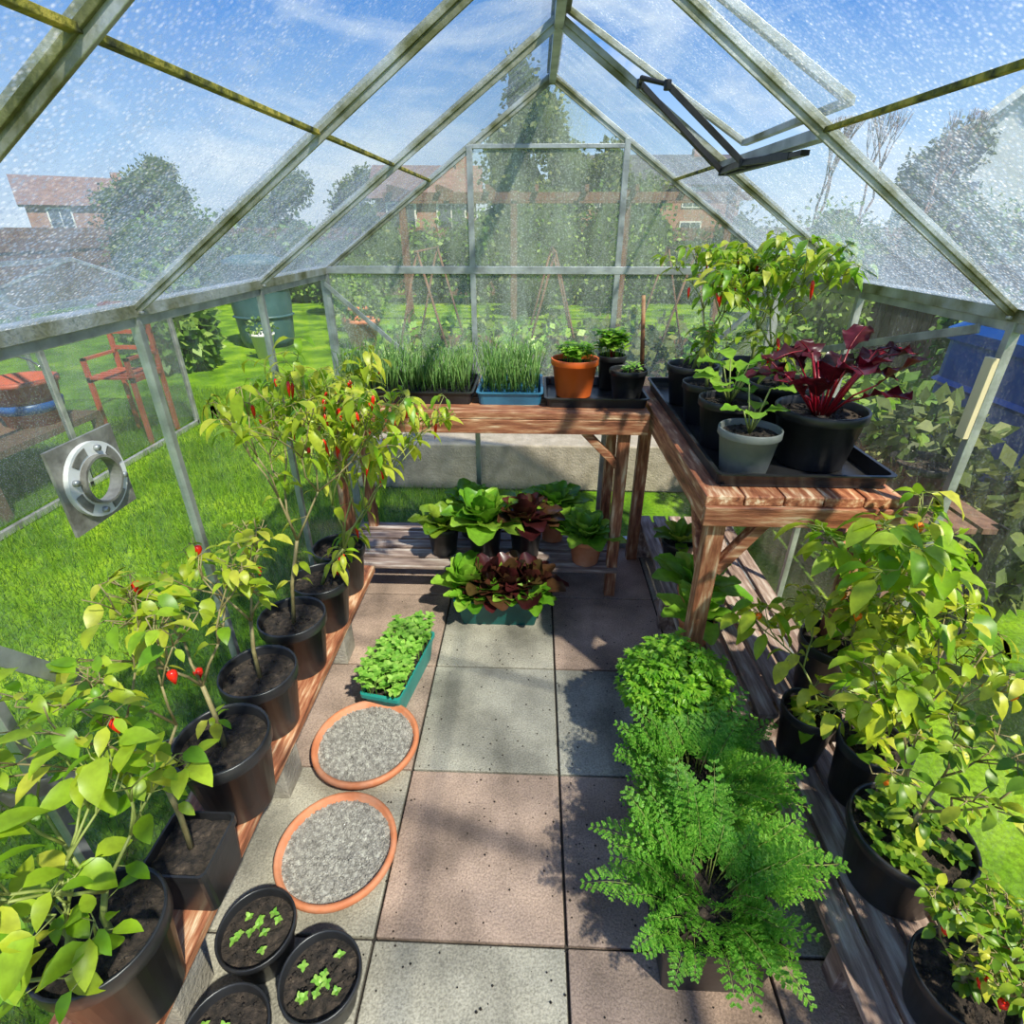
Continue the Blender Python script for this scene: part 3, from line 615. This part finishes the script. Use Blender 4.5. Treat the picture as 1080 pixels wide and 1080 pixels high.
for a in ((-4.2,6.55,1.0,.55,1500,.16),(-3.6,11.2,1.1,.9),(.3,11.4,2.0,.9),(1.8,11.4,1.4,.8),(3.4,7.3,1.1,.7)): shrub(*a)
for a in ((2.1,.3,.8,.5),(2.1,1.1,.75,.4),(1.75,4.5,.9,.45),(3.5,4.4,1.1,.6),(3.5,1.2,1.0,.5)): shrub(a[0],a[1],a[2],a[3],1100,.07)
mb=MB(); mb.box(-1.9,2.5,5.6,7.9,-.064,-.03,dirt)
for a in ((-1.92,2.52,5.57,5.6),(-1.92,2.52,7.9,7.93)): mb.box(a[0],a[1],a[2],a[3],-.064,.12,fencem)
for a in ((-1.92,-1.89,5.6,7.9),(2.49,2.52,5.6,7.9)): mb.box(a[0],a[1],a[2],a[3],-.064,.12,fencem)
for j in range(3):
    for k in range(9): foliage(mb,(-1.6+k*.48,5.95+j*.8,.16),.2,.18,.26,80,.13,r.choice([lsh,lse,ltr]),r,False)
# bean frames over the bed
for x in (-1.2,.2,1.6):
    for y in (6.1,7.4): mb.tube([(x-.35,y,-.06),(x,y,1.25)],.014,fencem,5); mb.tube([(x+.35,y,-.06),(x,y,1.25)],.014,fencem,5)
    mb.tube([(x,6.0,1.24),(x,7.5,1.24)],.014,fencem,5)
mb.obj('vegetable_bed')
def bare(x,y,h,name='bare_tree'):
    mb=MB()
    def g_(p,d,l,rad,dp):
        q=p+d*l; mb.tube([p,p.lerp(q,.5)+V((r.uniform(-1,1),r.uniform(-1,1),0))*l*.05,q],[rad,rad*.85,rad*.7],fencem,4)
        if dp: 
            for k in range(2 if dp>3 else 3): g_(q,(d+V((r.uniform(-.5,.5),r.uniform(-.5,.5),.3))).normalized(),l*.76,rad*.62,dp-1)
    g_(V((x,y,-.06)),V((0,0,1)),h*.24,.07,5); mb.obj(name)
bare(8.6,17,5.2); bare(7.0,16,4.8); bare(10.4,17.3,5.2)
def house(x,y,w,d,hw,hr,wm,rm,rot=0,ridge='x',name='house'):
    mb=MB(); mb.box(-w/2,w/2,-d/2,d/2,0,hw,wm)
    o=.3
    if ridge=='x':
        vs=[(-w/2-o,-d/2-o,hw-.1),(w/2+o,-d/2-o,hw-.1),(w/2+o,d/2+o,hw-.1),(-w/2-o,d/2+o,hw-.1),(-w/2-o,0,hr),(w/2+o,0,hr)]
        mb.add(vs,[(0,1,5,4),(2,3,4,5),(0,3,2,1)],rm); mb.add([(-w/2,-d/2,hw),(-w/2,d/2,hw),(-w/2,0,hr-.15),(w/2,-d/2,hw),(w/2,d/2,hw),(w/2,0,hr-.15)],[(0,1,2),(3,5,4)],wm)
    else:
        vs=[(-w/2-o,-d/2-o,hw-.1),(-w/2-o,d/2+o,hw-.1),(w/2+o,d/2+o,hw-.1),(w/2+o,-d/2-o,hw-.1),(0,-d/2-o,hr),(0,d/2+o,hr)]
        mb.add(vs,[(0,4,5,1),(3,2,5,4)],rm); mb.add([(-w/2,-d/2,hw),(w/2,-d/2,hw),(0,-d/2,hr-.15),(-w/2,d/2,hw),(w/2,d/2,hw),(0,d/2,hr-.15)],[(0,1,2),(3,5,4)],wm)
        mb.beam((-w/2-o,-d/2-o,hw-.1),(0,-d/2-o,hr),.08,.22,white); mb.beam((w/2+o,-d/2-o,hw-.1),(0,-d/2-o,hr),.08,.22,white)
    for i in (-.25,.25):
        for zz in ((.8,1.7),(hw-1.1,hw-.3)):
            if zz[1]-zz[0]>.3 and zz[1]<hw:
                mb.box(w*i-.6,w*i+.6,-d/2-.05,-d/2+.02,zz[0]-.08,zz[1]+.08,white); mb.box(w*i-.52,w*i-.03,-d/2-.07,-d/2,zz[0],zz[1],dark); mb.box(w*i+.03,w*i+.52,-d/2-.07,-d/2,zz[0],zz[1],dark)
    mb.box(w*.3,w*.3+.5,-.3,.3,hr-1,hr+.3,wm)
    o_=mb.obj(name); o_.location=(x,y,-.06); o_.rotation_euler=(0,0,rot)
house(-4.6,27,4.0,4,2.6,3.8,brick,roofr,.1); house(-28,38,6,5,2.7,4.2,brick,roofr,.7); house(17.5,25,6,6,3.2,6.0,white,rooft,-.45,'y'); house(24,20.5,7,6,3.8,6.8,brick,rooft,-.7,'y'); house(6,38,10,7,3.6,5.2,brick,rooft)
mb=MB()
for x in (-1.9,-.35,1.2,2.6): mb.box(x,x+.09,8.6,8.69,-.06,1.9,fencem)
for y in (8.58,9.6): mb.box(-2.1,2.9,y,y+.1,1.78,1.88,fencem)
for i in range(8): mb.box(-2+i*.66,-1.95+i*.66,8.4,9.8,1.88,1.96,fencem)
mb.obj('garden_pergola')
def fence(x0,y0,x1,y1,h,name='garden_fence'):
    mb=MB(); n=int(math.hypot(x1-x0,y1-y0)/.15)
    for i in range(n):
        a=i/n; b_=(i+.92)/n; hh=h+r.uniform(-.01,.01)
        p=V((x0+(x1-x0)*a,y0+(y1-y0)*a,hh/2-.06)); q=V((x0+(x1-x0)*b_,y0+(y1-y0)*b_,hh/2-.06)); mb.beam(p,q,.02,hh,fencem)
    mb.beam((x0,y0,h*.8),(x1,y1,h*.8),.08,.06,fencem); mb.obj(name)
fence(4.4,-1,4.4,11.5,1.2); fence(-14,14.6,10,14.6,1.5); fence(-10.5,2,-10.5,14.4,1.3)
mb=MB(); mb.box(-1.2,2.4,3.25,3.65,-.06,.25,block); mb.obj('stone_step',.01)
# neighbouring glass frame with things in it
mb=MB(); cz,cr=1.04,1.25
for y in (.2,1.2,2.2,3.2,4.5):
    mb.box(-2.93,-2.90,y-.015,y+.015,-.06,cz,alu); mb.box(-4.23,-4.20,y-.015,y+.015,-.06,cz,alu)
    mb.beam((-2.91,y,cz),(-3.56,y,cr),.02,.02,alu); mb.beam((-4.21,y,cz),(-3.56,y,cr),.02,.02,alu)
for x in (-2.93,-4.23):
    for z0 in (-.06,cz-.02): mb.box(x,x+.03,.2,4.5,z0,z0+.035,alu)
mb.box(-3.58,-3.54,.2,4.5,cr-.02,cr+.01,alu)
for x in (-2.91,-4.21): mb.add([(x,.2,0),(x,4.5,0),(x,4.5,cz),(x,.2,cz)],[(0,1,2,3)],gfar)
mb.add([(-4.21,4.5,0),(-2.91,4.5,0),(-2.91,4.5,cz),(-3.56,4.5,cr),(-4.21,4.5,cz)],[(0,1,2,3,4)],gfar)
mb.box(-4.1,-3.05,2.7,3.65,.28,.32,fencem); 
for x in (-4.1,-3.1):
    for y in (2.7,3.6): mb.box(x,x+.05,y,y+.05,-.06,.28,fencem)
mb.obj('glass_cold_frame')
mb=MB(); bx,by=-3.28,3.38
mb.lathe((bx,by,.32),[(0,0),(.15,0),(.19,.26),(.205,.26),(.205,.29),(.18,.29),(.16,.05),(0,.05)],chairr,28)
mb.lathe((bx,by,.32),[(.172,.09),(.178,.09),(.187,.15),(.175,.15)],bluep,28)
mb.tube([(bx+.2*math.cos(a),by,.61+.14*math.sin(a)) for a in [pi*k/10 for k in range(11)]],.006,dark,6); mb.obj('red_bucket')
mb=MB(); X0,Y0=-3.36,4.0
for x in (X0,X0+.33):
    mb.box(x,x+.028,Y0+.35,Y0+.378,-.06,.96,chairr); mb.box(x,x+.028,Y0,Y0+.028,-.06,.6,chairr); mb.box(x,x+.028,Y0,Y0+.36,.42,.445,chairr); mb.box(x,x+.028,Y0,Y0+.36,.58,.60,chairr)
for k in range(5): mb.box(X0,X0+.358,Y0+k*.075,Y0+.05+k*.075,.445,.46,chairr)
for z0 in (.6,.72,.84,.93): mb.box(X0,X0+.358,Y0+.36,Y0+.375,z0,z0+.03,chairr)
mb.obj('red_garden_chair')
mb=MB(); wb=surf('water_butt_plastic',[(.3,(.025,.07,.08)),(.7,(.05,.12,.13))],4,.45,0,0)
mb.lathe((-3.85,8.1,-.06),[(0,0),(.33,0),(.36,.1),(.40,.6),(.38,1.05),(.41,1.05),(.41,1.12),(.26,1.18),(0,1.2)],wb,32); 
for z0 in (.35,.7): mb.lathe((-3.85,8.1,z0),[(.38,-.02),(.415,0),(.38,.02)],wb,32)
mb.obj('water_butt')
mb=MB(); mb.lathe((-3.5,7.2,-.06),[(0,0),(.10,0),(.14,.28),(.155,.28),(.155,.31),(.12,.31),(.11,.25),(0,.25)],white,24); foliage(mb,(-3.5,7.2,.33),.15,.15,.1,140,.05,lsh,r,False); mb.obj('white_garden_planter')
mb=MB(); mb.loft((2.55,2.55,-.06),[(.38,.46,0),(.41,.5,.05),(.41,.5,1.02),(.43,.52,1.02),(.43,.52,1.07),(.36,.45,1.13),(.1,.1,1.14)],bluep,.08)
for z0 in (.35,.75): mb.loft((2.55,2.55,z0),[(.41,.5,-.02),(.43,.52,0),(.41,.5,.02)],bluep,.08,0,False)
mb.lathe((2.5,2.5,1.07),[(.12,0),(.12,.05),(0,.06)],blackp,20); mb.obj('blue_water_tank')
mb=MB()
for x in (1.25,1.6):
    for y in (1.7,3.0): mb.box(x,x+.04,y,y+.04,-.06,.55,blkm)
for z0 in (.25,.53):
    for k in range(4): mb.box(1.25+k*.1,1.33+k*.1,1.7,3.04,z0,z0+.02,fencem)
mb.obj('staging_shelf')
for (x,y) in ((1.42,1.9),(1.45,2.25),(1.42,2.6),(1.45,2.9)):
    mb=MB(); z=rpot(mb,x,y,.55,.11,.17); foliage(mb,(x,y,z+.1),.15,.15,.13,200,.07,r.choice([lsh,ltr]),r,False); mb.obj('garden_pot')
for (x,y) in ((1.86,1.95),(1.86,2.45)):
    mb=MB(); z=rpot(mb,x,y,-.06,.13,.3); foliage(mb,(x,y,z+.2),.16,.16,.26,300,.08,ltr,r); mb.obj('garden_pot')
for (x,y) in ((-2.4,7.9),(-2.9,9.3)):
    mb=MB(); mb.lathe((x,y,-.06),[(0,0),(.16,0),(.24,.34),(.26,.34),(.26,.4),(.21,.4),(.19,.34),(0,.33)],terra,24); foliage(mb,(x,y,.55),.3,.3,.25,300,.08,lsh,r,False); mb.obj('garden_pot')
# ------------------------------------------------------------------ light
w=bpy.data.worlds.new('sky'); sc.world=w; w.use_nodes=True; nt=w.node_tree; nt.nodes.clear()
o=N(nt,'ShaderNodeOutputWorld'); bg=N(nt,'ShaderNodeBackground'); bg.inputs[1].default_value=1.35
tc=N(nt,'ShaderNodeTexCoord'); sx=N(nt,'ShaderNodeSeparateXYZ'); nt.links.new(tc.outputs['Generated'],sx.inputs[0])
base=ramp(nt,sx.outputs[2],[(0,(.72,.79,.86)),(.10,(.38,.57,.82)),(.26,(.06,.25,.66)),(.6,(.015,.15,.56)),(1,(.02,.12,.5))])
mp=N(nt,'ShaderNodeMapping'); mp.inputs['Scale'].default_value=(1,1,2.6); nt.links.new(tc.outputs['Generated'],mp.inputs[0])
n1=N(nt,'ShaderNodeTexNoise'); n1.inputs['Scale'].default_value=2.6; n1.inputs['Detail'].default_value=8; n1.inputs['Roughness'].default_value=.6; n1.inputs['Distortion'].default_value=.5
nt.links.new(mp.outputs[0],n1.inputs['Vector']); cf=ramp(nt,n1.outputs[0],[(.49,0.),(.70,.95)])
mx_=N(nt,'ShaderNodeMix',data_type='RGBA'); nt.links.new(cf,mx_.inputs[0]); nt.links.new(base,mx_.inputs[6]); mx_.inputs[7].default_value=(.95,.95,.95,1)
nt.links.new(mx_.outputs[2],bg.inputs[0]); nt.links.new(bg.outputs[0],o.inputs[0])
s=bpy.data.lights.new('sun','SUN'); s.energy=9.0; s.color=(1,.91,.74); s.angle=.03
so=bpy.data.objects.new('sun',s); sc.collection.objects.link(so); so.rotation_euler=V((.40,-.48,.82)).to_track_quat('Z','Y').to_euler()
cam=bpy.data.cameras.new('camera'); co=bpy.data.objects.new('camera',cam); sc.collection.objects.link(co); sc.camera=co
co.location=(0,0,1.47); co.rotation_euler=(math.radians(62.5),0,math.radians(2.2)); cam.sensor_width=36; cam.lens=19.3; cam.clip_start=.02; cam.clip_end=300
sc.view_settings.view_transform='Standard'
